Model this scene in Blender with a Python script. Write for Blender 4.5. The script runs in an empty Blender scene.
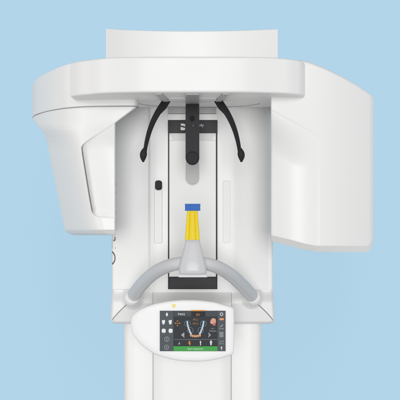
import bpy, bmesh, math, random
import numpy as np
from mathutils import Vector, Matrix

C = bpy.context.scene.collection
K = 0.00075           # metres per photo pixel per metre of distance
CAM = 3.2             # camera distance to the front face of the carriage body
MM = 0.001

def W(px, py, D):     # a point seen at (px, py), standing D metres away from the camera
    return Vector(((px-200)*K*D, D-CAM, (200-py)*K*D))

# ------------------------------------------------------------------ materials
def mat(name, col, rough=0.4, metal=0.0, coat=0.0, bump=0.0, bscale=900, var=0.0, emit=None, spec=0.5):
    m = bpy.data.materials.new(name); m.use_nodes = True
    nt = m.node_tree; b = nt.nodes['Principled BSDF']
    b.inputs['Base Color'].default_value = (*col, 1)
    b.inputs['Roughness'].default_value = rough
    b.inputs['Metallic'].default_value = metal
    b.inputs['Coat Weight'].default_value = coat
    b.inputs['Coat Roughness'].default_value = 0.15
    b.inputs['Specular IOR Level'].default_value = spec
    tc = nt.nodes.new('ShaderNodeTexCoord')
    if var > 0:
        n = nt.nodes.new('ShaderNodeTexNoise'); n.inputs['Scale'].default_value = 7; n.inputs['Detail'].default_value = 5
        r = nt.nodes.new('ShaderNodeMapRange')
        r.inputs['To Min'].default_value = rough*(1-var); r.inputs['To Max'].default_value = rough*(1+var)
        nt.links.new(tc.outputs['Object'], n.inputs['Vector'])
        nt.links.new(n.outputs['Fac'], r.inputs['Value']); nt.links.new(r.outputs['Result'], b.inputs['Roughness'])
    if bump > 0:
        n = nt.nodes.new('ShaderNodeTexNoise'); n.inputs['Scale'].default_value = bscale; n.inputs['Detail'].default_value = 2
        bp = nt.nodes.new('ShaderNodeBump'); bp.inputs['Strength'].default_value = bump; bp.inputs['Distance'].default_value = 0.0005
        nt.links.new(tc.outputs['Object'], n.inputs['Vector'])
        nt.links.new(n.outputs['Fac'], bp.inputs['Height']); nt.links.new(bp.outputs['Normal'], b.inputs['Normal'])
    if emit is not None:
        b.inputs['Emission Color'].default_value = (*emit, 1); b.inputs['Emission Strength'].default_value = 1.0
    return m

def lin(r, g, b):
    f = lambda c: (c/255/12.92) if c/255 <= 0.04045 else ((c/255+0.055)/1.055)**2.4
    return (f(r), f(g), f(b))

WHITE = mat('white_lacquer', (0.875, 0.875, 0.87), 0.38, coat=0.0, spec=0.3, bump=0.03, var=0.15)
WHITE2 = mat('white_plastic', (0.83, 0.83, 0.82), 0.42, spec=0.3, bump=0.05, var=0.15)
PANEL = mat('console_plastic', (0.88, 0.88, 0.88), 0.4, spec=0.3, coat=0.0, bump=0.02, var=0.15)
PLATE = mat('rail_plate', (0.86, 0.86, 0.85), 0.5, bump=0.04, var=0.1)
SEAM2 = mat('pale_seam_rubber', (0.30, 0.30, 0.305), 0.7)
SEAM = mat('seam_rubber', (0.12, 0.12, 0.125), 0.7)
BARK = mat('charcoal_plastic', (0.055, 0.055, 0.059), 0.45, spec=0.25, bump=0.12, bscale=1500, var=0.2)
BLACK = mat('black_plastic', (0.028, 0.028, 0.031), 0.42, spec=0.15, bump=0.12, bscale=1500, var=0.2)
BLACK2 = mat('black_soft_pad', (0.02, 0.02, 0.022), 0.6, spec=0.2, bump=0.2, bscale=1500, var=0.2)
GREY = mat('silver_grey_paint', (0.63, 0.635, 0.65), 0.36, coat=0.0, spec=0.4, bump=0.03, var=0.15)
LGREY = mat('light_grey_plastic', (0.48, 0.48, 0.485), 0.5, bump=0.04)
MGREY = mat('mid_grey_plastic', (0.36, 0.36, 0.37), 0.45, bump=0.04)
YELLOW = mat('yellow_plastic', (0.88, 0.68, 0.025), 0.45, spec=0.3, bump=0.03)
BLUE = mat('blue_plastic', (0.03, 0.135, 0.50), 0.55, spec=0.3, bump=0.05)
INK = mat('logo_white', (0.75, 0.75, 0.75), 0.5)
DINK = mat('grey_lettering', (0.16, 0.165, 0.17), 0.5)
YINK = mat('yellow_mark', (0.90, 0.74, 0.16), 0.5)

def scr(name, r, g, b):
    return mat(name, (0.005, 0.005, 0.005), 0.5, spec=0.15, emit=lin(r*0.97, g*0.97, b*0.97))
S_BG = scr('screen_dark', 46, 49, 54); S_MENU = scr('screen_menu', 80, 86, 92); S_TAB = scr('screen_tab', 34, 37, 41)
S_TAB2 = scr('screen_tab_grey', 70, 75, 80); S_LINE = scr('screen_line', 120, 126, 132)
S_WHITE = scr('screen_white', 232, 236, 238); S_GREY = scr('screen_grey', 165, 170, 174)
S_ORANGE = scr('screen_orange', 225, 150, 60); S_GREEN = scr('screen_green', 66, 166, 74)
S_SKIN = scr('screen_skin', 224, 160, 140); S_SKIN2 = scr('screen_skin_dark', 190, 112, 94); S_BLUE = scr('screen_blue', 104, 136, 160)
S_SALMON = scr('screen_salmon', 236, 158, 112); S_TOOTH = scr('screen_tooth', 205, 222, 232); S_GUM = scr('screen_gum', 214, 158, 116)

# ------------------------------------------------------------------ object helpers
def link(name, me, mats, parent=None, smooth=True, sharp=35, bevel=None):
    o = bpy.data.objects.new(name, me); C.objects.link(o)
    for m in (mats if isinstance(mats, (list, tuple)) else [mats]): me.materials.append(m)
    if smooth:
        for p in me.polygons: p.use_smooth = True
        me.set_sharp_from_angle(angle=math.radians(sharp))
    if bevel:
        md = o.modifiers.new('bevel', 'BEVEL'); md.width = bevel; md.segments = 4; md.limit_method = 'ANGLE'
        md.angle_limit = math.radians(40); md.harden_normals = True
    if parent is not None: attach(o, parent)
    return o

def attach(o, parent):
    o.parent = parent
    m = parent.matrix_world if parent.parent is None else parent.parent.matrix_world @ parent.matrix_basis
    base = Matrix.Translation(parent.location) if parent.parent is None else Matrix.Translation(parent.parent.location)
    # all parts are modelled in world coordinates; only the Empty at the base has an offset
    o.matrix_parent_inverse = base.inverted() if parent.type == 'EMPTY' else Matrix.Identity(4)

def from_bm(name, bm, mats, parent=None, **kw):
    bmesh.ops.recalc_face_normals(bm, faces=bm.faces)
    me = bpy.data.meshes.new(name); bm.to_mesh(me); bm.free()
    return link(name, me, mats, parent, **kw)

def prism_xy(pts, z0, z1, bm=None):
    """vertical extrusion of a plan outline; pts are (x, y)"""
    bm = bm or bmesh.new()
    a = [bm.verts.new((x, y, z0)) for x, y in pts]; b = [bm.verts.new((x, y, z1)) for x, y in pts]
    n = len(pts)
    bm.faces.new(a); bm.faces.new(b[::-1])
    for i in range(n): bm.faces.new((a[i], a[(i+1) % n], b[(i+1) % n], b[i]))
    return bm

def slab(poly, D, thick, bm=None, mi=0):
    """outline seen at the photo points poly at distance D (number or function), thick metres deep"""
    bm = bm or bmesh.new()
    f = D if callable(D) else (lambda x, y: D)
    a = [bm.verts.new(W(x, y, f(x, y))) for x, y in poly]
    b = [bm.verts.new(v.co + Vector((0, thick, 0))) for v in a]
    n = len(poly); fs = [bm.faces.new(a), bm.faces.new(b[::-1])]
    for i in range(n): fs.append(bm.faces.new((a[i], a[(i+1) % n], b[(i+1) % n], b[i])))
    for q in fs: q.material_index = mi
    return bm

def rect(x0, y0, x1, y1): return [(x0, y0), (x1, y0), (x1, y1), (x0, y1)]
def rrect(x0, y0, x1, y1, r, n=6):
    p = []
    for cx, cy, a0 in ((x1-r, y0+r, -90), (x1-r, y1-r, 0), (x0+r, y1-r, 90), (x0+r, y0+r, 180)):
        for i in range(n+1):
            a = math.radians(a0+90*i/n); p.append((cx+r*math.cos(a), cy+r*math.sin(a)))
    return p
def circ(cx, cy, r, n=28, ry=None): return [(cx+r*math.cos(2*math.pi*i/n), cy+(ry or r)*math.sin(2*math.pi*i/n)) for i in range(n)]

def catmull(P, n=10, closed=False):
    P = [np.array(p, float) for p in P]; out = []
    m = len(P)
    for i in range(m if closed else m-1):
        if closed: p0, p1, p2, p3 = P[i-1], P[i], P[(i+1) % m], P[(i+2) % m]
        else: p0, p1, p2, p3 = P[max(i-1, 0)], P[i], P[i+1], P[min(i+2, m-1)]
        for k in range(n):
            t = k/n
            out.append(0.5*((2*p1)+(-p0+p2)*t+(2*p0-5*p1+4*p2-p3)*t*t+(-p0+3*p1-3*p2+p3)*t**3))
    if not closed: out.append(P[-1])
    return [tuple(q) for q in out]

def seg_dist(X, Y, P, closed=False):
    """distance of every (X, Y) to a polyline"""
    d = np.full(X.shape, 1e9); n = len(P)
    for i in range(n if closed else n-1):
        ax, ay = P[i]; bx, by = P[(i+1) % n]; dx, dy = bx-ax, by-ay
        t = np.clip(((X-ax)*dx+(Y-ay)*dy)/max(dx*dx+dy*dy, 1e-12), 0, 1)
        d = np.minimum(d, np.hypot(X-ax-t*dx, Y-ay-t*dy))
    return d
def inside(X, Y, P):
    c = np.zeros(X.shape, bool); n = len(P)
    for i in range(n):
        ax, ay = P[i]; bx, by = P[(i+1) % n]
        if ay == by: continue
        q = ((ay > Y) != (by > Y)) & (X < (bx-ax)*(Y-ay)/(by-ay)+ax)
        c ^= q
    return c
def sstep(a, b, x):
    t = np.clip((x-a)/(b-a), 0, 1); return t*t*(3-2*t)

def shell(name, ys, L, R, Dfn, Dback, m, parent, nx=120, round_px=0, round_m=0, edge=None, sharp=50, back_scale=1.0, back_right=None):
    """solid whose front is a relief: rows ys, each from L(y) to R(y); Dfn gives the distance"""
    ys = np.asarray(ys, float); s = (1-np.cos(np.linspace(0, math.pi, nx)))/2*0.5+np.linspace(0, 1, nx)*0.5
    Lx = np.array([L(y) for y in ys]); Rx = np.array([R(y) for y in ys])
    X = Lx[:, None]+(Rx-Lx)[:, None]*s[None, :]; Y = np.repeat(ys[:, None], nx, 1)
    D = Dfn(X, Y)
    if round_px:
        P = edge or ([(Lx[i], ys[i]) for i in range(len(ys))]+[(Rx[i], ys[i]) for i in range(len(ys)-1, -1, -1)])
        d = seg_dist(X, Y, P, closed=edge is None)
        q = np.clip(1-d/round_px, 0, 1)
        D = D+round_m*(1-np.sqrt(1-q*q*0.995))
    ny = len(ys)
    V = np.stack([(X-200)*K*D, D-CAM, (200-Y)*K*D], -1).reshape(-1, 3).tolist()
    F = [(i*nx+j, i*nx+j+1, (i+1)*nx+j+1, (i+1)*nx+j) for i in range(ny-1) for j in range(nx-1)]
    # rear face: one strip of quads between the row ends, pushed back
    b0 = len(V)
    for i in range(ny):
        a = V[i*nx]; c = V[i*nx+nx-1]
        V.append([a[0], Dback-CAM, a[2]])
        if back_right is not None: V.append([c[0]*back_scale, back_right-CAM, c[2]*(back_scale if c[2] > 0 else 0.98)])
        else: V.append([c[0], Dback-CAM, c[2]])
    for i in range(ny-1):
        F.append((i*nx, (i+1)*nx, b0+2*i+2, b0+2*i)); F.append((i*nx+nx-1, b0+2*i+1, b0+2*i+3, (i+1)*nx+nx-1)); F.append((b0+2*i, b0+2*i+2, b0+2*i+3, b0+2*i+1))
    F.append(tuple(range(nx))+(b0+1, b0)); F.append(tuple(range((ny-1)*nx, ny*nx))+(b0+2*ny-1, b0+2*ny-2))
    me = bpy.data.meshes.new(name); me.from_pydata(V, [], F); me.update()
    bm = bmesh.new(); bm.from_mesh(me); bmesh.ops.recalc_face_normals(bm, faces=bm.faces); bm.to_mesh(me); bm.free()
    return link(name, me, m, parent, sharp=sharp)

def sweep(name, P, rad, m, parent, n=28, flat=1.0, bm=None, up=(0, 1, 0)):
    """tube along world points P with radius per point (rounded ends)"""
    own = bm is None; bm = bm or bmesh.new()
    P = [Vector(p) for p in P]; rings = []
    N = len(P)
    for i in range(N):
        t = (P[min(i+1, N-1)]-P[max(i-1, 0)]).normalized()
        u = Vector(up); u = (u-t*u.dot(t)).normalized(); v = t.cross(u)
        r = rad[i] if hasattr(rad, '__len__') else rad
        ra, rb = r if isinstance(r, tuple) else (r*flat, r)
        rings.append([bm.verts.new(P[i]+u*math.cos(2*math.pi*k/n)*ra+v*math.sin(2*math.pi*k/n)*rb) for k in range(n)])
    for a, b in zip(rings, rings[1:]):
        for k in range(n): bm.faces.new((a[k], a[(k+1) % n], b[(k+1) % n], b[k]))
    bm.faces.new(rings[0]); bm.faces.new(rings[-1][::-1])
    return from_bm(name, bm, m, parent, sharp=50) if own else bm

def text_mesh(body, size, extrude=0.0):
    cu = bpy.data.curves.new('t', 'FONT'); cu.body = body; cu.size = 1.0; cu.extrude = 0
    cu.resolution_u = 4
    o = bpy.data.objects.new('t', cu); C.objects.link(o)
    bpy.context.view_layer.update()
    me = bpy.data.meshes.new_from_object(o.evaluated_get(bpy.context.evaluated_depsgraph_get()))
    bpy.data.objects.remove(o); bpy.data.curves.remove(cu)
    V = np.array([v.co[:] for v in me.vertices]); F = [tuple(p.vertices) for p in me.polygons]
    bpy.data.meshes.remove(me)
    return V*size, F

def put_text(bm, body, x0, x1, ybase, size, D, mi=0):
    """lettering on a plane at distance D between photo columns x0..x1"""
    V, F = text_mesh(body, 1.0)
    w0, w1 = V[:, 0].min(), V[:, 0].max()
    vs = [bm.verts.new(W(x0+(v[0]-w0)/(w1-w0)*(x1-x0), ybase-v[1]*size, D)) for v in V]
    for f in F:
        try: q = bm.faces.new([vs[i] for i in f]); q.material_index = mi
        except ValueError: pass

def flat(bm, poly, D, mi):
    q = bm.faces.new([bm.verts.new(W(x, y, D)) for x, y in poly]); q.material_index = mi
    if q.calc_area() > 0:
        q.normal_update()
        if q.normal.y > 0: q.normal_flip()

def ringflat(bm, cx, cy, r, w, D, mi, n=24):
    a = [bm.verts.new(W(x, y, D)) for x, y in circ(cx, cy, r, n)]; b = [bm.verts.new(W(x, y, D)) for x, y in circ(cx, cy, r-w, n)]
    for i in range(n):
        q = bm.faces.new((a[i], b[i], b[(i+1) % n], a[(i+1) % n])); q.material_index = mi

def piece(name, mats, parent, fn):
    bm = bmesh.new(); fn(bm)
    me = bpy.data.meshes.new(name); bm.to_mesh(me); bm.free()
    return link(name, me, mats, parent, smooth=False)

def at(px, D): return ((px-200)*K*D, D-CAM)

# ================================================================== setting
bm = bmesh.new()
vs = [bm.verts.new(p) for p in ((-16, 15, -13), (16, 15, -13), (16, 15, 13), (-16, 15, 13))]; bm.faces.new(vs)
bd = mat('blue_backdrop_paper', (0.53, 0.785, 0.975), 0.95, spec=0.0)
o = from_bm('backdrop', bm, bd, smooth=False); o['kind'] = 'structure'

# ================================================================== the machine
unit = bpy.data.objects.new('dental_xray_machine', None); C.objects.link(unit)
unit.location = (W(192.5, 200, 3.35).x, 0.15, -1.25); unit.empty_display_size = 0.2
unit['label'] = 'white panoramic dental x-ray machine with rotating overhead arm, grey handle and touch screen'
unit['category'] = 'x-ray machine'
bpy.context.view_layer.update()

# ---- column
def plan_round(x0, x1, Df, Db, r, rd, bulge=0.0, n=12):
    """plan outline with rounded front corners, photo columns x0..x1 at Df; r in metres along x, rd in depth"""
    a, _ = at(x0, Df); b, _ = at(x1, Df); yf = Df-CAM; yb = Db-CAM; p = []
    for i in range(n+1):
        t = math.pi/2*i/n; p.append((a+r-r*math.cos(t), yf+rd-rd*math.sin(t)))
    for i in range(1, 12):
        t = i/12; p.append((a+r+(b-a-2*r)*t, yf-bulge*math.sin(math.pi*t)))
    for i in range(n+1):
        t = math.pi/2*(1-i/n); p.append((b-r+r*math.cos(t), yf+rd-rd*math.sin(t)))
    p += [(b-0.004, yb), (a+0.004, yb)]
    return p
from_bm('column', prism_xy(plan_round(123, 262, 3.29, 3.5, 0.030, 0.035), -1.25, W(0, 300, 3.29).z), WHITE, unit)
from_bm('column_cover', prism_xy(plan_round(153.1, 231.2, 3.262, 3.30, 0.032, 0.012), -1.24, W(0, 292.3, 3.262).z), WHITE2, unit, bevel=0.0015)
from_bm('column_cover_seam', prism_xy(plan_round(152.75, 231.55, 3.2745, 3.30, 0.002, 0.002), -1.242, W(0, 291.8, 3.2745).z), SEAM2, unit)

# ---- carriage body: one vertical extrusion; centre section, stepped side panels, rounded corners
def body_plan():
    p = []
    def P(px, D): p.append(at(px, D))
    # left corner (radius about 10 mm)
    cx, cy = at(116.2, 3.243); r = 0.0105
    for i in range(11):
        a = math.radians(180+90*i/10 - 0); p.append((cx+r*math.cos(a), cy+0.0105+r*math.sin(a)))
    for px, D in ((122, 3.236), (130, 3.228), (140, 3.219), (147, 3.2145), (148.2, 3.2125), (149.2, 3.207), (150.6, 3.2025), (153, 3.2003), (158, 3.2),
                  (168, 3.2), (217.5, 3.2), (228, 3.2), (233, 3.2002), (236, 3.2015), (239, 3.204), (243, 3.2065), (250, 3.211), (257, 3.218), (263, 3.226)): P(px, D)
    cx, cy = at(268.8, 3.236)
    for i in range(11):
        a = math.radians(270+90*i/10); p.append((cx+r*math.cos(a), cy+0.0105+r*math.sin(a)))
    p.append((p[-1][0]-0.004, 0.26)); p.append((p[0][0]+0.004, 0.26))
    return p
ZB = W(0, 292.2, 3.2).z
from_bm('carriage_body', prism_xy(body_plan(), ZB-0.003, 0.285), WHITE, unit, sharp=30)

# ---- black channel with sliding plate, logo bar and lower stop
rail = from_bm('rail_channel', slab(rect(168, 113.8, 217.4, 289.2), 3.1985, 0.004), BLACK, unit, smooth=False)
from_bm('rail_cover_plate', slab(rect(169.3, 133, 215.9, 276.8), 3.1955, 0.003), PLATE, unit, bevel=0.0006)
def trap(bm=None):
    bm = slab([(169.4, 134), (215.8, 134), (212, 139.8), (173.2, 139.8)], 3.194, 0.002)
    return slab([(169.3, 139.8), (215.9, 139.8), (215.9, 141.0), (169.3, 141.0)], 3.1945, 0.002, bm)
from_bm('rail_end_wedge', trap(), mat('wedge_plastic', (0.70, 0.70, 0.69), 0.5), unit, smooth=False)
bar = from_bm('logo_bar', slab(rrect(167.9, 120.3, 217.5, 133.1, 0.8), 3.19, 0.008), BLACK, unit, bevel=0.0008)
from_bm('lower_stop', slab(rrect(168.9, 277.4, 216.6, 288.9, 0.6), 3.19, 0.008), BLACK, unit, bevel=0.001)
from_bm('rail_head_plate', slab(rect(167.8, 113.9, 217.6, 120.1), 3.192, 0.008), WHITE, unit, bevel=0.0008)
from_bm('rail_head_strip', slab(rect(168, 104, 216, 113.6), 3.19, 0.010), LGREY, unit, bevel=0.0008)
def logo(bm):
    D = 3.1893
    # two interlocking curved strokes of the mark
    flat(bm, [(180.6,123.6),(184.2,123.6),(185.2,124.6),(185.2,126.9),(184.2,125.9),(182,125.9),(180.9,125.2)], D, 0)
    flat(bm, [(180.6,126.6),(181.8,127.3),(184.2,127.5),(185.2,128.3),(185.2,129.2),(184.4,130.2),(181.2,130.2),(180.6,129.4)], D, 0)
    put_text(bm, 'Dentsply', 187.6, 203.8, 126.4, 4.3, D)
    put_text(bm, 'Sirona', 187.6, 199.6, 130.5, 4.3, D)
piece('logo', INK, bar, logo)

# ---- lettering running up the rounded left corner of the body
V, F = text_mesh('Orthophos', 1.0)
u0, u1 = V[:, 0].min(), V[:, 0].max(); cap = V[:, 1].max()
bm = bmesh.new(); cx, cy = at(116.2, 3.243); r = 0.0108; H = 0.024
z0, z1 = W(0, 265, 3.24).z, W(0, 181, 3.24).z
vs = []
for v in V:
    z = z0+(v[0]-u0)/(u1-u0)*(z1-z0)
    s = v[1]/cap*H+0.0016; a = s/r
    if a < math.pi/2: p = (cx-r*math.sin(a), cy+0.0105-r*math.cos(a))
    else: p = (cx-r, cy+0.0105+(s-r*math.pi/2))
    vs.append(bm.verts.new((p[0]-0.0001, p[1]-0.0001, z)))
for f in F:
    try: bm.faces.new([vs[i] for i in f])
    except ValueError: pass
bmesh.ops.triangulate(bm, faces=bm.faces)
bmesh.ops.subdivide_edges(bm, edges=[e for e in bm.edges if e.calc_length() > 0.006], cuts=3)
me = bpy.data.meshes.new('side_lettering'); bm.to_mesh(me); bm.free()
link('side_lettering', me, DINK, unit, smooth=False)

# ---- sliders
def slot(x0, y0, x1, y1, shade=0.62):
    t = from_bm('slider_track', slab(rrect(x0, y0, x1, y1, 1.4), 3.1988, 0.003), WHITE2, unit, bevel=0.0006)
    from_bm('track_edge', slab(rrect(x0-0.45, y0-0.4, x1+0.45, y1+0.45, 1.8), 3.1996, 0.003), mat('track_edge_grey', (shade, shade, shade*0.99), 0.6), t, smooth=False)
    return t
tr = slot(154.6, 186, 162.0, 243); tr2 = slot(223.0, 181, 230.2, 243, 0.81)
from_bm('track_step', slab(rect(155.2, 205.6, 161.4, 206.6), 3.197, 0.003), WHITE, tr, bevel=0.0004)
from_bm('slider_knob', slab(rrect(155.0, 180.4, 161.9, 190.0, 2.6), 3.186, 0.014), BLACK2, unit, bevel=0.0015)

# ---- shoulder under the body (relief, both sides alike about column 192.5)
seamL = catmull([(110.5, 322.5), (114.5, 317), (120, 311), (126, 305.5), (132, 301.5), (138, 299.5), (150, 299), (192.5, 299), (235, 299),
                 (247, 299.5), (253, 301.5), (259, 305.5), (265, 311), (270.5, 317), (274.7, 322.5)], 6)
sx = np.array([p[0] for p in seamL]); sy = np.array([p[1] for p in seamL])
def shoulderD(X, Y):
    D = 3.203-0.030*sstep(290.5, 304, Y)
    m = np.abs(X-192.6)
    D = D+0.036*np.clip((m-42)/40, 0, 1)**1.6
    # socket bosses
    for bx, by in ((132.5, 298), (252.3, 297.3)):
        q = np.hypot(X-bx, Y-by); D = D-0.015*(1-sstep(6.5, 12.5, q))
    below = Y-np.interp(X, sx, sy)
    D = D+np.clip(below, 0, None)*0.0024*0.5
    d = seg_dist(X, Y, seamL)
    D = D+0.006*np.exp(-(d/0.38)**2)*sstep(53, 58, m)
    return D
def shL(y): return np.interp(y, [288, 300, 316, 320, 322.6, 323.8], [112.2, 111.3, 110.5, 110.6, 112, 116])
def shR(y): return np.interp(y, [288, 300, 316, 320, 322.6, 323.8], [273.0, 273.7, 274.8, 274.8, 273.5, 269])
shoulder = shell('carriage_shoulder', np.concatenate([np.linspace(289.6, 323.8, 110)]), shL, shR, shoulderD, 3.45, WHITE, unit, nx=420, round_px=3.0, round_m=0.02,
      edge=[(shL(y), y) for y in np.linspace(280, 323.8, 40)]+[(shR(y), y) for y in np.linspace(323.8, 280, 40)])
for side in ([p for p in seamL if 112 < p[0] < 131.5], [p for p in seamL if 253.5 < p[0] < 273.2]):
    A = np.array([side]); Dd = shoulderD(A[:, :, 0], A[:, :, 1])[0]-0.006
    sweep('shoulder_seam', [W(p[0], p[1], d-0.0002) for p, d in zip(side, Dd)], 0.00045, SEAM, shoulder, n=8)
coverD = lambda X, Y: 3.2015-0.030*sstep(290.5, 304, Y)
lfc = shell('lower_front_cover', np.linspace(292.2, 330, 50), lambda y: 153.1, lambda y: 231.2, coverD, 3.3, WHITE2, unit, nx=40)
shell('cover_seam', np.linspace(291.7, 330, 50), lambda y: 152.7, lambda y: 231.6, lambda X, Y: coverD(X, Y)+0.0009, 3.3, SEAM2, lfc, nx=40)

# ---- back panel above the arm: shallow concave sheet
pts = []
for i in range(41):
    px = 106+(277.8-106)*i/40; t = (px-192)/86
    D = 3.262-0.043*abs(t)**2.2
    if px < 125: D -= (125-px)*0.0007
    pts.append(at(px, D))
pts += [(pts[-1][0]+0.002, 0.2), (pts[0][0]-0.002, 0.2)]
pts[-1] = (pts[0][0]+0.006, 0.2); pts[-2] = (pts[40][0]-0.006, 0.2)
from_bm('back_panel', prism_xy(pts, 0.2065, 0.4135), WHITE2, unit, bevel=0.003, sharp=30)

# ---- rotating overhead arm
ZR0, ZR1 = 0.222, 0.2962
front = catmull([(70, 2.876), (78, 2.842), (88, 2.815), (105, 2.776), (130, 2.757), (160, 2.752), (200, 2.752), (240, 2.754), (265, 2.764), (284, 2.785), (296, 2.812), (302, 2.835), (305, 2.875)], 8)
pts = [at(x, D) for x, D in front]
xr = pts[-1][0]; xl = pts[0][0]
pts += [(xr, -0.05), (0.15, 0.0), (-0.18, 0.0), (xl, -0.05)]
from_bm('rotating_arm', prism_xy(pts, ZR0, ZR1), WHITE, unit, bevel=0.005, sharp=30)
from_bm('arm_bracket', prism_xy([(-0.13, -0.15), (0.10, -0.15), (0.10, 0.06), (-0.13, 0.06)], 0.235, 0.28), WHITE, unit, bevel=0.004)
# pivot disc on its underside with the dark joint round it
cxd = -0.001; cyd = 3.05-CAM
def arc_band(r0, r1, a0, a1, n=80):
    A = np.linspace(math.radians(a0), math.radians(a1), n)
    return [(cxd+r1*math.cos(a), cyd+r1*math.sin(a)) for a in A]+[(cxd+r0*math.cos(a), cyd+r0*math.sin(a)) for a in A[::-1]]
from_bm('pivot_joint', prism_xy(arc_band(0.1385, 0.1395, 6, 174), ZR0-0.0006, ZR0+0.003), SEAM, unit)
from_bm('support_carriage', prism_xy([at(168.5, 2.90), at(216.2, 2.90), at(216.2, 2.975), at(168.5, 2.975)], ZR0-0.0015, ZR0+0.004), WHITE2, unit, bevel=0.0005)
from_bm('carriage_gap', prism_xy([at(168.2, 2.975), at(216.5, 2.975), at(216.5, 2.9775), at(168.2, 2.9775)], ZR0-0.0006, ZR0+0.002), SEAM2, unit)

# ---- tube head: upper cap, then the tapered housing below it
headf = catmull([(32.2, 3.36), (33.2, 3.30), (36, 3.235), (42, 3.16), (50, 3.09), (60, 3.03), (70, 2.99), (85, 2.958), (105, 2.946), (130, 2.942), (136.5, 2.95), (138.8, 2.98)], 8)
hp = [at(x, D) for x, D in headf]
hp2 = hp+[(hp[-1][0]-0.02, -0.16), (hp[-1][0]-0.05, 0.08), (hp[0][0]+0.03, 0.22), (hp[0][0], 0.19)]
ZH = 0.2075
capx = [32.2, 33.2, 36, 42, 50, 60, 70, 85, 100, 139]; capz = [0.2865, 0.2893, 0.2932, 0.2962, 0.2992, 0.3034, 0.3066, 0.3066, 0.298, 0.28]
bm = prism_xy(hp2, ZH, 0.2985)
for v in bm.verts:
    if v.co.z > 0.29:
        px = v.co.x/(K*(v.co.y+CAM))+200
        v.co.z = float(np.interp(px, capx, capz)) if v.co.y < 0.17 and v.co.y > -0.3 else 0.28
        if v.co.y > 0.17: v.co.z = 0.284
from_bm('tube_head_cap', bm, WHITE, unit, bevel=0.0025, sharp=30)
ins = [(x+0.0008*float(np.clip((-x-0.17)/0.04, -1, 1)), y+0.0007) for x, y in hp]
ins += [(x+0.008*float(np.clip((-x-0.17)/0.04, -1, 1)), y+0.010) for x, y in hp[::-1]]
from_bm('tube_head_joint', prism_xy(ins, ZH-0.0011, ZH+0.004), SEAM2, unit)
hL = lambda y: float(np.interp(y, [100, 116, 119, 123, 128, 133, 137, 142, 228, 230.4, 233.2, 235.2], [32.9, 32.7, 33.3, 35.5, 40, 43.8, 45.6, 46.9, 64.4, 65.2, 67.6, 74]))
hR = lambda y: float(np.interp(y, [100, 106.5, 123, 237.5], [137.6, 137.6, 115.4, 115.4]))
rec = [(145, 101)]+catmull([(120, 119.5), (100, 132), (86, 141.5), (81.6, 146.2), (81.4, 152), (85, 175), (90.2, 206), (92.4, 213.5), (97.5, 217.6)], 6)+[(116, 218.6), (145, 219)]
def tubeD(X, Y):
    Lr = np.vectorize(hL)(Y[:, 0])[:, None]
    # front curve travels with the left edge as the housing narrows
    xs = np.array([p[0] for p in headf]); ds = np.array([p[1] for p in headf])
    t = (X-Lr); w = 40.0
    D = 2.965+0.28*np.clip(1-t/w, 0, 1)**2.1+0.004
    Dt = np.interp(X, xs, ds)+0.006+0.012*np.clip(1-t/12, 0, 1)
    m = sstep(118, 150, Y); D = Dt*(1-m)+D*m
    ii = inside(X, Y, rec); d = seg_dist(X, Y, rec)
    fall = np.clip(1-(X-np.interp(Y, [145, 152, 206, 218], [81.5, 81.5, 90, 97]))/30, 0, 1)**2.2
    dep = 0.0012+0.019*(0.12+0.88*sstep(128, 152, Y))*fall*(1-0.85*sstep(208, 218, Y))
    D = D+np.where(ii, dep*sstep(0, 1.5, d)+0.016*np.exp(-((d-0.9)/0.45)**2)*sstep(0.55, 0.9, fall)*sstep(140, 152, Y)*(1-sstep(208, 217, Y)), 0)
    D = D+np.clip(Y-229.6, 0, None)*0.0024*1.3
    return D
shell('tube_housing', np.linspace(103.5, 235.2, 330), hL, hR, tubeD, 3.42, WHITE, unit, back_scale=1.07, back_right=3.15, nx=440, round_px=1.6, round_m=0.006,
      edge=[(hL(y), y) for y in np.linspace(103, 235.2, 60)]+[(hR(y), y) for y in np.linspace(235.2, 103, 40)])

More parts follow.
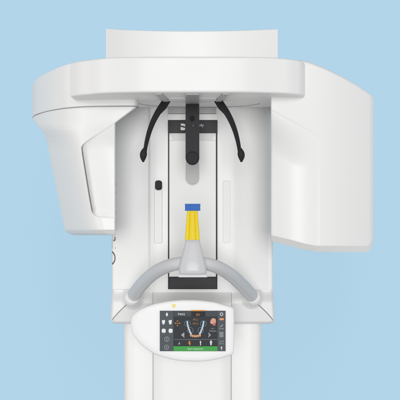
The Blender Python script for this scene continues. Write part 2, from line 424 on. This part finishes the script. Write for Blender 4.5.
# ---- sensor housing on the right
top = catmull([(262, 61), (285, 60.0), (303, 60.6), (318, 65.3), (334, 72.4), (350, 80.9), (362, 88.4), (370.5, 94.4), (373.6, 98.5)], 8)
bot = [(268, 240.4), (271, 241.2), (290, 245.8), (306, 250), (316, 251.8), (366, 252), (370.6, 250), (372.6, 245.5), (373.6, 238)]
tx = np.array([p[0] for p in top]); ty = np.array([p[1] for p in top]); bx_ = np.array([p[0] for p in bot]); by_ = np.array([p[1] for p in bot])
seamR = [(250, 96.5)]+catmull([(266, 106), (282, 114.6), (300, 124.6), (312, 131.6), (317.6, 136.2), (319.8, 142), (320.0, 170), (319.6, 246), (318, 252)], 6)+[(250, 252)]
def sensor():
    nx, ny = 300, 380
    s = (1-np.cos(np.linspace(0, math.pi, nx)))/2*0.6+np.linspace(0, 1, nx)*0.4
    v = (1-np.cos(np.linspace(0, math.pi, ny)))/2*0.6+np.linspace(0, 1, ny)*0.4
    xs = 270.8+(373.6-270.8)*s
    T = np.interp(xs, tx, ty); B = np.interp(xs, bx_, by_)
    X = np.repeat(xs[None, :], ny, 0); Y = T[None, :]+(B-T)[None, :]*v[:, None]
    D = 2.872+0.20*np.clip((X-262)/111.6, 0, None)**2.3
    ii = inside(X, Y, seamR); d = seg_dist(X, Y, seamR[1:-1])
    below = Y-np.interp(X, [p[0] for p in seamR[1:-14]], [p[1] for p in seamR[1:-14]])
    fold = 0.0016*sstep(0, 1.6, d)+0.0024*0.42*np.clip(319-X, 0, None)*sstep(0, 45, np.clip(below, 0, None))
    D = D+np.where(ii, fold, 0)
    # chamfer along the bottom, small rounding on top and on the right
    db = by = np.interp(X, bx_, by_)-Y
    D = D+np.clip(6.2-db, 0, None)*0.0024*1.25
    # faint raised corner ridge where the folds meet
    dt = Y-np.interp(X, tx, ty)
    q = np.clip(1-dt/2.6, 0, 1); D = D+0.012*(1-np.sqrt(1-q*q*0.995))
    q = np.clip(1-(373.6-X)/5.0, 0, 1); D = D+0.022*(1-np.sqrt(1-q*q*0.995))
    q = np.clip(1-(X-270.8)/2.2, 0, 1); D = D+0.006*(1-np.sqrt(1-q*q*0.995))
    V = np.stack([(X-200)*K*D, D-CAM, (200-Y)*K*D], -1).reshape(-1, 3).tolist()
    F = [(i*nx+j, i*nx+j+1, (i+1)*nx+j+1, (i+1)*nx+j) for i in range(ny-1) for j in range(nx-1)]
    loop = list(range(nx))+[i*nx+nx-1 for i in range(1, ny)]+[(ny-1)*nx+j for j in range(nx-2, -1, -1)]+[i*nx for i in range(ny-2, 0, -1)]
    b0 = len(V)
    for q in loop: V.append([V[q][0]*(1.13 if q % nx < nx*0.3 else 0.99), 0.02, V[q][2]*0.99])
    n = len(loop)
    for i in range(n): F.append((loop[(i+1) % n], loop[i], b0+i, b0+(i+1) % n))
    F.append(tuple(b0+i for i in range(n)))
    me = bpy.data.meshes.new('sensor_housing'); me.from_pydata(V, [], F); me.update()
    b = bmesh.new(); b.from_mesh(me); bmesh.ops.recalc_face_normals(b, faces=b.faces); b.to_mesh(me); b.free()
    link('sensor_housing', me, WHITE, unit, sharp=50)
sensor()

# ---- forehead support
def Dbar(x, y): return 3.03-0.07*(y-103)/56
mount = from_bm('forehead_mount', prism_xy([at(185.4, 2.768), at(199.4, 2.768), at(199.4, 3.05), at(185.4, 3.05)], ZR0-0.004, ZR0+0.004), MGREY, unit, bevel=0.001)
fs = [ (185.5, 103.2), (199.3, 103.2), (199.3, 158.5)]+[(192.4+6.9*math.cos(a), 158.5+6.9*math.sin(a)) for a in np.linspace(0, math.pi, 20)[1:-1]]+[(185.5, 158.5)]
fb = from_bm('forehead_support', slab([(x, y-0.6) for x, y in fs], Dbar, 0.022), BARK, unit, bevel=0.0035)
from_bm('forehead_pad', slab(circ(192.4, 158.1, 6.75, 40), 2.945, 0.03), BLACK2, fb, bevel=0.003)
bm = bmesh.new(); b2 = slab(circ(192.2, 118.6, 2.5, 24, 2.9), lambda x, y: Dbar(x, y)-0.0012, 0.003, bm); from_bm('lock_button', bm, BLACK2, fb, bevel=0.0006)
from_bm('screw', slab(circ(193.2, 125.6, 1.0, 16), lambda x, y: Dbar(x, y)-0.0008, 0.002), mat('dark_screw', (0.12, 0.12, 0.12), 0.4), fb, smooth=False)
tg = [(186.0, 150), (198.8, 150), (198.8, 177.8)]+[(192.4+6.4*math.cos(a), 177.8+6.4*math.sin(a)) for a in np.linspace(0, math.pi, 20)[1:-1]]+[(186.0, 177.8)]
from_bm('bar_shadow_slab', slab(tg, 3.165, 0.012), LGREY, unit, bevel=0.001)  # solid grey slab standing in for the forehead bar's shadow on the plate

# ---- temple supports
def temple(sgn):
    m = lambda x: 192.3+sgn*(x-192.3)
    cen = catmull([(166.8, 100.6), (163.2, 104.8), (158.2, 112.0), (153.6, 120.5), (150.0, 129.5), (147.4, 138.5), (145.8, 146), (145.0, 152)], 5)
    n = len(cen); P = []; R = []
    for i, (x, y) in enumerate(cen):
        t = i/(n-1); P.append(W(m(x), y, 2.99-0.07*t)); w = (1-t)**1.3*0.0048+0.0040
        if i == 0: w *= 0.8
        R.append((w*0.8, w))
    arm = sweep('temple_support', P, R, BLACK, unit, n=20)
    hg = slab([(m(163.4), 100.8), (m(170.6), 100.8), (m(166.2), 108.0), (m(160.8), 113.6), (m(157.8), 112.0)], lambda x, y: 2.975, 0.014)
    from_bm('temple_hinge', hg, BLACK2, arm, bevel=0.002)
    P = []; R = []
    for i in range(17):
        t = i/16; y = 147.0+15.2*t; x = 145.3-2.0*t+0.9*math.sin(math.pi*t)*-1
        w = 0.0078*math.sin(math.pi*min(1, 0.06+t*0.9))**0.7*(0.75+0.25*math.sin(math.pi*t)); P.append(W(m(x), y, 2.918)); R.append((max(w, 0.001)*0.7, max(w, 0.001)))
    sweep('temple_pad', P, R, BLACK2, arm, n=20)
    br = prism_xy([at(m(155.3), 2.768), at(m(162.0), 2.768), at(m(168.8), 2.96), at(m(168.8), 3.0), at(m(164.0), 3.0)], ZR0-0.003, ZR0+0.003)
    from_bm('temple_mount', br, LGREY, arm, bevel=0.0008)
temple(1); temple(-1)

# ---- grey handle bow with chin rest
hc = catmull([(131.8, 298.2), (136.8, 290.6), (144.5, 281.4), (154, 273.2), (165, 267.2), (178, 263.6), (193, 262.8), (207.5, 264.0), (221, 268.8), (232, 276.0), (241.5, 284.6), (249, 292.6), (253.6, 298.6)], 7)
P = []; R = []
for i, (x, y) in enumerate(hc):
    t = abs(x-192.7)/61; P.append(W(x, y, 2.83+0.305*min(t, 1)**2.2)); R.append(0.0136+0.0018*t)
handle = sweep('handle', P, R, GREY, unit, n=36)
for x, y in ((131.6, 298.4), (253.6, 298.0)):
    # white socket collars
    t0 = W(x, y, 3.12); sg = 1 if x < 192 else -1
    ax = (W(x, y, 3.12)-W(x+sg*7, y-10, 3.05)).normalized()
    sweep('handle_socket', [t0+ax*k for k in (-0.012, -0.008, 0.004, 0.010, 0.0115)], [0.0155, 0.0172, 0.0174, 0.0170, 0.0160], WHITE, unit, n=36)
def loft(name, secs, m, parent, n=48, e=3.2, bm=None, **kw):
    """sections (y, half width px, centre x, centre D, half depth m) seen from the front, superellipse in plan"""
    bm = bmesh.new(); rings = []
    for y, hw, cx, D, hd in secs:
        c = W(cx, y, D); w = hw*K*D; rg = []
        for k in range(n):
            a = 2*math.pi*k/n; ca, sa = math.cos(a), math.sin(a)
            rg.append(bm.verts.new((c.x+w*math.copysign(abs(ca)**(2/e), ca), c.y+hd*math.copysign(abs(sa)**(2/e), sa), c.z)))
        rings.append(rg)
    for a, b in zip(rings, rings[1:]):
        for k in range(n): bm.faces.new((a[k], a[(k+1) % n], b[(k+1) % n], b[k]))
    bm.faces.new(rings[0]); bm.faces.new(rings[-1][::-1])
    return from_bm(name, bm, m, parent, **kw)
chin = loft('chin_rest', [(239.6, 6.6, 192.6, 2.80, 0.012), (240.0, 7.2, 192.6, 2.80, 0.0145), (244, 7.9, 192.6, 2.80, 0.0165), (248, 8.8, 192.6, 2.80, 0.018), (252, 9.8, 192.6, 2.80, 0.020), (256, 10.9, 192.6, 2.80, 0.021),
             (260, 12.0, 192.6, 2.80, 0.023), (264, 13.0, 192.6, 2.80, 0.024), (269, 13.8, 192.6, 2.80, 0.025), (272.6, 14.0, 192.6, 2.80, 0.025), (274.0, 13.2, 192.6, 2.80, 0.023)], GREY, unit, e=3.4, sharp=60)
from_bm('chin_rest_foot', slab([(179.4, 273.6), (206.2, 273.6), (207.4, 277.4), (178.4, 277.4)], 2.80, 0.04), GREY, unit, bevel=0.001)

# ---- control panel
out = catmull([(130.7, 325), (132.0, 316.8), (138.6, 310.4), (152, 304.6), (173, 300.6), (195, 300), (214, 302.0)], 10)
out += [(226, 305.2), (231.4, 306.8)]+catmull([(233.2, 308.2), (234.0, 311), (234.2, 330), (233.8, 350), (233.0, 353.6), (231.0, 355.2)], 5)
out += catmull([(222, 358.2), (205, 361.2), (185, 361.2), (168, 358.6), (152, 352.6), (139, 342.6), (132.4, 333.4)], 10)[:-1]+[(132.4, 333.4)]
def panel():
    cxp, cyp = 188, 331
    N = 240; P = np.array(out+[out[0]]); seg = np.hypot(*np.diff(P, axis=0).T); cum = np.concatenate([[0], np.cumsum(seg)])
    t = np.linspace(0, cum[-1], N, endpoint=False); bx = np.interp(t, cum, P[:, 0]); by = np.interp(t, cum, P[:, 1])
    fr = [1.0, 0.996, 0.985, 0.97, 0.95, 0.92, 0.88, 0.8, 0.6, 0.3]
    dz = [0.0065, 0.0042, 0.0022, 0.0012, 0.0006, 0.0003, 0.0, 0, 0, 0]
    b = bmesh.new(); rings = []
    for f, d in zip(fr, dz): rings.append([b.verts.new(W(cxp+(bx[i]-cxp)*f, cyp+(by[i]-cyp)*f, 2.90+d)) for i in range(N)])
    for a, c in zip(rings, rings[1:]):
        for i in range(N): b.faces.new((a[i], a[(i+1) % N], c[(i+1) % N], c[i]))
    b.faces.new(rings[-1])
    for d, s in ((0.011, 0.995), (0.022, 0.95), (0.26, 0.72)):
        rg = [b.verts.new(Vector((W(cxp+(bx[i]-cxp)*s, 0, 2.90).x, 2.90+d-CAM, W(0, cyp+(by[i]-cyp)*s, 2.90).z))) for i in range(N)]
        prev = rings[0] if d == 0.011 else last
        for i in range(N): b.faces.new((prev[(i+1) % N], prev[i], rg[i], rg[(i+1) % N]))
        last = rg
    b.faces.new(last[::-1])
    return from_bm('control_panel', b, PANEL, unit, sharp=60)
cp = panel()
piece('yellow_triangle', YINK, cp, lambda b: flat(b, [(171.2, 304.3), (176.2, 304.3), (174.3, 308.0), (173.1, 308.0)], 2.8994, 0))

# ---- touch screen
sc = from_bm('touch_screen', slab(rect(159.8, 310.8, 225.6, 351.2), 2.8985, 0.003), [S_BG], unit, smooth=False)
D1, D2, D3 = 2.8980, 2.8976, 2.8972
def sp(name, mats, fn): return piece(name, mats, sc, fn)
sp('menu_strip', S_MENU, lambda b: flat(b, rect(160.0, 311.0, 173.4, 351.0), D1, 0))
sp('menu_strip', S_MENU, lambda b: flat(b, rect(217.6, 311.0, 225.4, 351.0), D1, 0))
def tab1(b):
    flat(b, rect(173.9, 311.0, 191.2, 316.4), D1, 0); put_text(b, 'PAN', 178.2, 184.6, 315.2, 3.0, D2, 1)
def tab2(b):
    flat(b, rect(191.4, 310.6, 205.2, 316.8), D1, 0); flat(b, rect(191.0, 310.1, 205.4, 311.1), D2, 1); put_text(b, '3D', 196.0, 199.8, 315.6, 2.8, D2, 1)
def tab3(b):
    flat(b, rect(205.5, 311.2, 217.4, 316.4), D1, 0)
sp('screen_tab', [S_TAB2, S_WHITE], tab1); sp('screen_tab', [S_TAB, S_ORANGE], tab2); sp('screen_tab', [S_TAB2], tab3)
def start(b):
    flat(b, rect(173.6, 346.3, 217.5, 351.0), D1, 0); put_text(b, 'Start exposure', 187.6, 203.2, 349.5, 2.2, D2, 1)
sp('start_button', [S_GREEN, S_WHITE], start)
sp('divider_line', S_LINE, lambda b: flat(b, rect(174.2, 339.3, 217.2, 339.75), D1, 0))
def arch(b):
    for i in range(7):
        t = i/6; y = 322.2+11.4*t
        for sg in (1, -1):
            x = 195.4-sg*(8.1-3.6*t**1.6)
            flat(b, circ(x, y, 0.85+0.12*t, 10, 1.05), D2, 0)
    for i in range(6):
        x = 190.9+1.82*i; flat(b, circ(x, 335.4+0.8*math.sin(math.pi*i/5), 1.0, 10, 1.3), D2, 1)
    for cx, cy, r in ((187.4, 323.6, 3.1), (203.4, 323.6, 3.1), (190.3, 330.3, 3.0), (200.6, 330.3, 3.0)): ringflat(b, cx, cy, r, 0.4, D1, 2)
sp('dental_arch_picture', [S_TOOTH, S_GUM, S_BLUE], arch)
def face(b):
    flat(b, [(210.6, 320.4), (211.6, 318.7), (213.6, 318.1), (215.4, 318.8), (216.0, 320.6), (215.8, 323.0), (215.0, 324.9), (214.0, 325.3), (212.9, 324.2), (210.9, 323.8), (210.2, 322.4)], D1, 0)
    flat(b, [(212.9, 324.2), (214.6, 322.2), (215.7, 323.3), (215.2, 325.6), (213.2, 325.9)], D2, 1)
sp('face_picture', [S_SKIN, S_SKIN2], face)
def txt(b): put_text(b, 'P1 L', 193.4, 197.9, 320.6, 2.5, D1, 0); put_text(b, '14.1 s', 193.0, 198.2, 324.3, 2.4, D1, 0)
def txt2(b): put_text(b, 'R L', 211.6, 214.6, 329.2, 2.0, D1, 0); put_text(b, 'Patient', 209.6, 216.4, 331.7, 2.2, D1, 0)
sp('programme_text', [S_ORANGE], txt); sp('patient_text', [S_GREY], txt2)
sp('arrow_icon', [S_GREY], lambda b: flat(b, [(181.0, 334.9), (184.3, 332.2), (184.3, 337.8)], D1, 0))
sp('arrow_icon', [S_GREY], lambda b: flat(b, [(211.0, 334.9), (208.0, 332.2), (209.0, 334.9), (208.0, 337.8)], D1, 0))
def compass(b):
    for dx, dy in ((0, -2.2), (0, 2.2), (-2.2, 0), (2.2, 0)): flat(b, circ(177.5+dx, 323.2+dy, 0.62, 8), D1, 0)
    flat(b, rect(176.2, 322.95, 178.8, 323.4), D1, 0)
sp('compass_icon', [S_ORANGE], compass)
sp('patient_size_icon', [S_GREY], lambda b: flat(b, [(179.6, 341.6), (179.9, 344.4), (178.0, 344.4)], D1, 0))
def child(b):
    flat(b, circ(189.5, 341.5, 0.7, 10), D1, 0); flat(b, [(188.0, 342.6), (190.6, 342.3), (190.2, 345.0), (189.2, 345.0), (189.1, 343.3), (188.0, 343.3)], D1, 0)
sp('patient_size_icon', [S_ORANGE], child)
sp('patient_size_icon', [S_WHITE], lambda b: flat(b, [(200.5, 340.7), (201.5, 342.3), (200.9, 342.3), (200.9, 345.2), (200.1, 345.2), (200.1, 342.3), (199.5, 342.3)], D1, 0))
def adult(b):
    flat(b, circ(211.0, 341.4, 0.95, 10), D1, 0); flat(b, [(209.5, 342.4), (212.5, 342.4), (211.7, 343.4), (211.6, 345.2), (210.4, 345.2), (210.3, 343.4)], D1, 0)
sp('patient_size_icon', [S_WHITE], adult)
sp('menu_icon', [S_WHITE], lambda b: flat(b, [(166.9, 312.4), (168.1, 314.0), (167.4, 314.3), (168.1, 314.9), (166.9, 316.6), (165.7, 314.9), (166.4, 314.3), (165.7, 314.0)], D2, 0))
for x in (163.5, 170.3):
    sp('tooth_icon', [S_WHITE], lambda b: flat(b, [(x-1.7, 320.6), (x-0.7, 320.0), (x, 320.3), (x+0.7, 319.8), (x+1.6, 320.5), (x+1.4, 322.4), (x+0.7, 324.4), (x-0.8, 324.4), (x-1.5, 322.4)], D2, 0))
for x in (163.7, 170.6):
    sp('tooth_icon', [S_WHITE], lambda b: flat(b, [(x-2.1, 330.4), (x-1.6, 329.0), (x, 328.6), (x+1.6, 329.0), (x+2.1, 330.4), (x+1.8, 332.3), (x+0.6, 333.2), (x+0.3, 332.2), (x-0.5, 333.2), (x-1.8, 332.2)], D2, 0))
def info(b):
    ringflat(b, 166.8, 339.2, 2.5, 0.4, D2, 0); flat(b, rect(166.5, 338.4, 167.1, 340.8), D2, 0); flat(b, rect(166.5, 337.4, 167.1, 338.0), D2, 0)
def helpi(b):
    ringflat(b, 166.5, 347.2, 2.4, 0.4, D2, 0); put_text(b, '?', 165.8, 167.4, 348.5, 3.2, D2, 0)
sp('menu_icon', [S_GREY], info); sp('menu_icon', [S_GREY], helpi)
sp('menu_icon', [S_WHITE], lambda b: ringflat(b, 221.5, 314.2, 1.8, 0.6, D2, 0, 6))
sp('menu_icon', [S_SALMON], lambda b: flat(b, rrect(219.5, 318.2, 223.8, 320.2, 0.7, 3), D2, 0))
def pen(b):
    flat(b, [(219.9, 326.9), (222.6, 324.4), (223.2, 324.9), (220.5, 327.4)], D2, 0); flat(b, rect(219.3, 328.4, 223.8, 328.9), D2, 0)
def grid(b):
    for i in range(3):
        for j in range(4): flat(b, rect(219.6+1.35*i, 332.0+1.35*j, 220.6+1.35*i, 333.0+1.35*j), D2, 0)
sp('menu_icon', [S_GREY], pen); sp('grid_icon', [S_GREY], grid)
def kv(b):
    put_text(b, 'mAs', 219.3, 223.7, 341.8, 1.9, D2, 0); put_text(b, '60 kV', 219.2, 223.8, 344.2, 1.9, D2, 0)
sp('menu_text', [S_GREY], kv)
sp('menu_icon', [S_WHITE], lambda b: flat(b, [(221.5, 346.4), (222.6, 348.0), (221.8, 348.0), (221.8, 349.8), (221.2, 349.8), (221.2, 348.0), (220.4, 348.0)], D2, 0))

# ================================================================== bite block, plugged into the chin rest
bb = bpy.data.objects.new('bite_block', None); C.objects.link(bb); bb.location = W(192.9, 240, 2.80); bb.empty_display_size = 0.03
bb['label'] = 'yellow plastic bite block with blue mouthpiece standing on the grey chin rest'; bb['category'] = 'bite block'
bpy.context.view_layer.update()
def stem():
    b = bmesh.new(); rings = []; n = 72
    for i in range(13):
        t = i/12; y = 210.4+29.6*t; hw = (5.2+2.35*t**0.95)
        D = 2.798; c = W(192.4, y, D); w = hw*K*D; rg = []
        for k in range(n):
            a = 2*math.pi*k/n; ca, sa = math.cos(a), math.sin(a); e = 4.5
            xx = math.copysign(abs(ca)**(2/e), ca); yy = math.copysign(abs(sa)**(2/e), sa)
            g = 0.0
            if sa < 0:
                for gx in (-0.45, 0.0, 0.45): g += 0.0024*math.exp(-((xx-gx)/0.09)**2)*(1 if 0.02 < t else 0)
            rg.append(b.verts.new((c.x+w*xx, c.y+0.0095*yy+g, c.z)))
        rings.append(rg)
    for p, q in zip(rings, rings[1:]):
        for k in range(n): b.faces.new((p[k], p[(k+1) % n], q[(k+1) % n], q[k]))
    b.faces.new(rings[0]); b.faces.new(rings[-1][::-1])
    return b
from_bm('stem', stem(), YELLOW, bb, sharp=60)
def mouth():
    b = slab(rrect(184.9, 203.8, 200.4, 205.6, 0.4), 2.788, 0.022); slab(rrect(184.9, 209.0, 200.4, 210.8, 0.4), 2.788, 0.022, b)
    return slab(rrect(185.0, 204.8, 200.3, 209.6, 0.3), 2.7885, 0.019, b)
from_bm('mouthpiece', mouth(), BLUE, bb, bevel=0.0006)

# ================================================================== light
w = bpy.data.worlds.new('World'); bpy.context.scene.world = w; w.use_nodes = True
bg = w.node_tree.nodes['Background']; bg.inputs['Color'].default_value = (1.0, 1.0, 1.0, 1); bg.inputs['Strength'].default_value = 0.315
def area(name, loc, aim, sx, sy, power, col=(1, 1, 1)):
    l = bpy.data.lights.new(name, 'AREA'); l.shape = 'RECTANGLE'; l.size = sx; l.size_y = sy; l.energy = power; l.color = col
    o = bpy.data.objects.new(name, l); C.objects.link(o); o.location = loc
    o.rotation_euler = (Vector(aim)-Vector(loc)).to_track_quat('-Z', 'Y').to_euler(); return o
sun = bpy.data.lights.new('studio_key', 'SUN'); sun.energy = 1.64; sun.angle = math.radians(16)
so = bpy.data.objects.new('studio_key', sun); C.objects.link(so); so.rotation_euler = Vector((0.0, 1.0, -0.03)).to_track_quat('-Z', 'Y').to_euler()
area('softbox_left', (-2.3, -0.9, 0.3), (-0.1, 0, 0), 1.4, 4.5, 24, (1.0, 0.98, 0.955))
area('softbox_right', (2.3, -0.9, 0.4), (0.1, 0, 0), 1.4, 4.5, 20, (1.0, 0.995, 0.99))

# ================================================================== camera
cam = bpy.data.cameras.new('camera'); co = bpy.data.objects.new('camera', cam); C.objects.link(co)
co.location = (0, -CAM, 0); co.rotation_euler = (math.radians(90), 0, 0)
cam.sensor_width = 36; cam.lens = 36/(400*K); cam.clip_start = 0.05; cam.clip_end = 100
bpy.context.scene.camera = co
vs_ = bpy.context.scene.view_settings; vs_.view_transform = 'Standard'; vs_.look = 'None'; vs_.exposure = 0; vs_.gamma = 1
bpy.context.scene.cycles.use_denoising = True
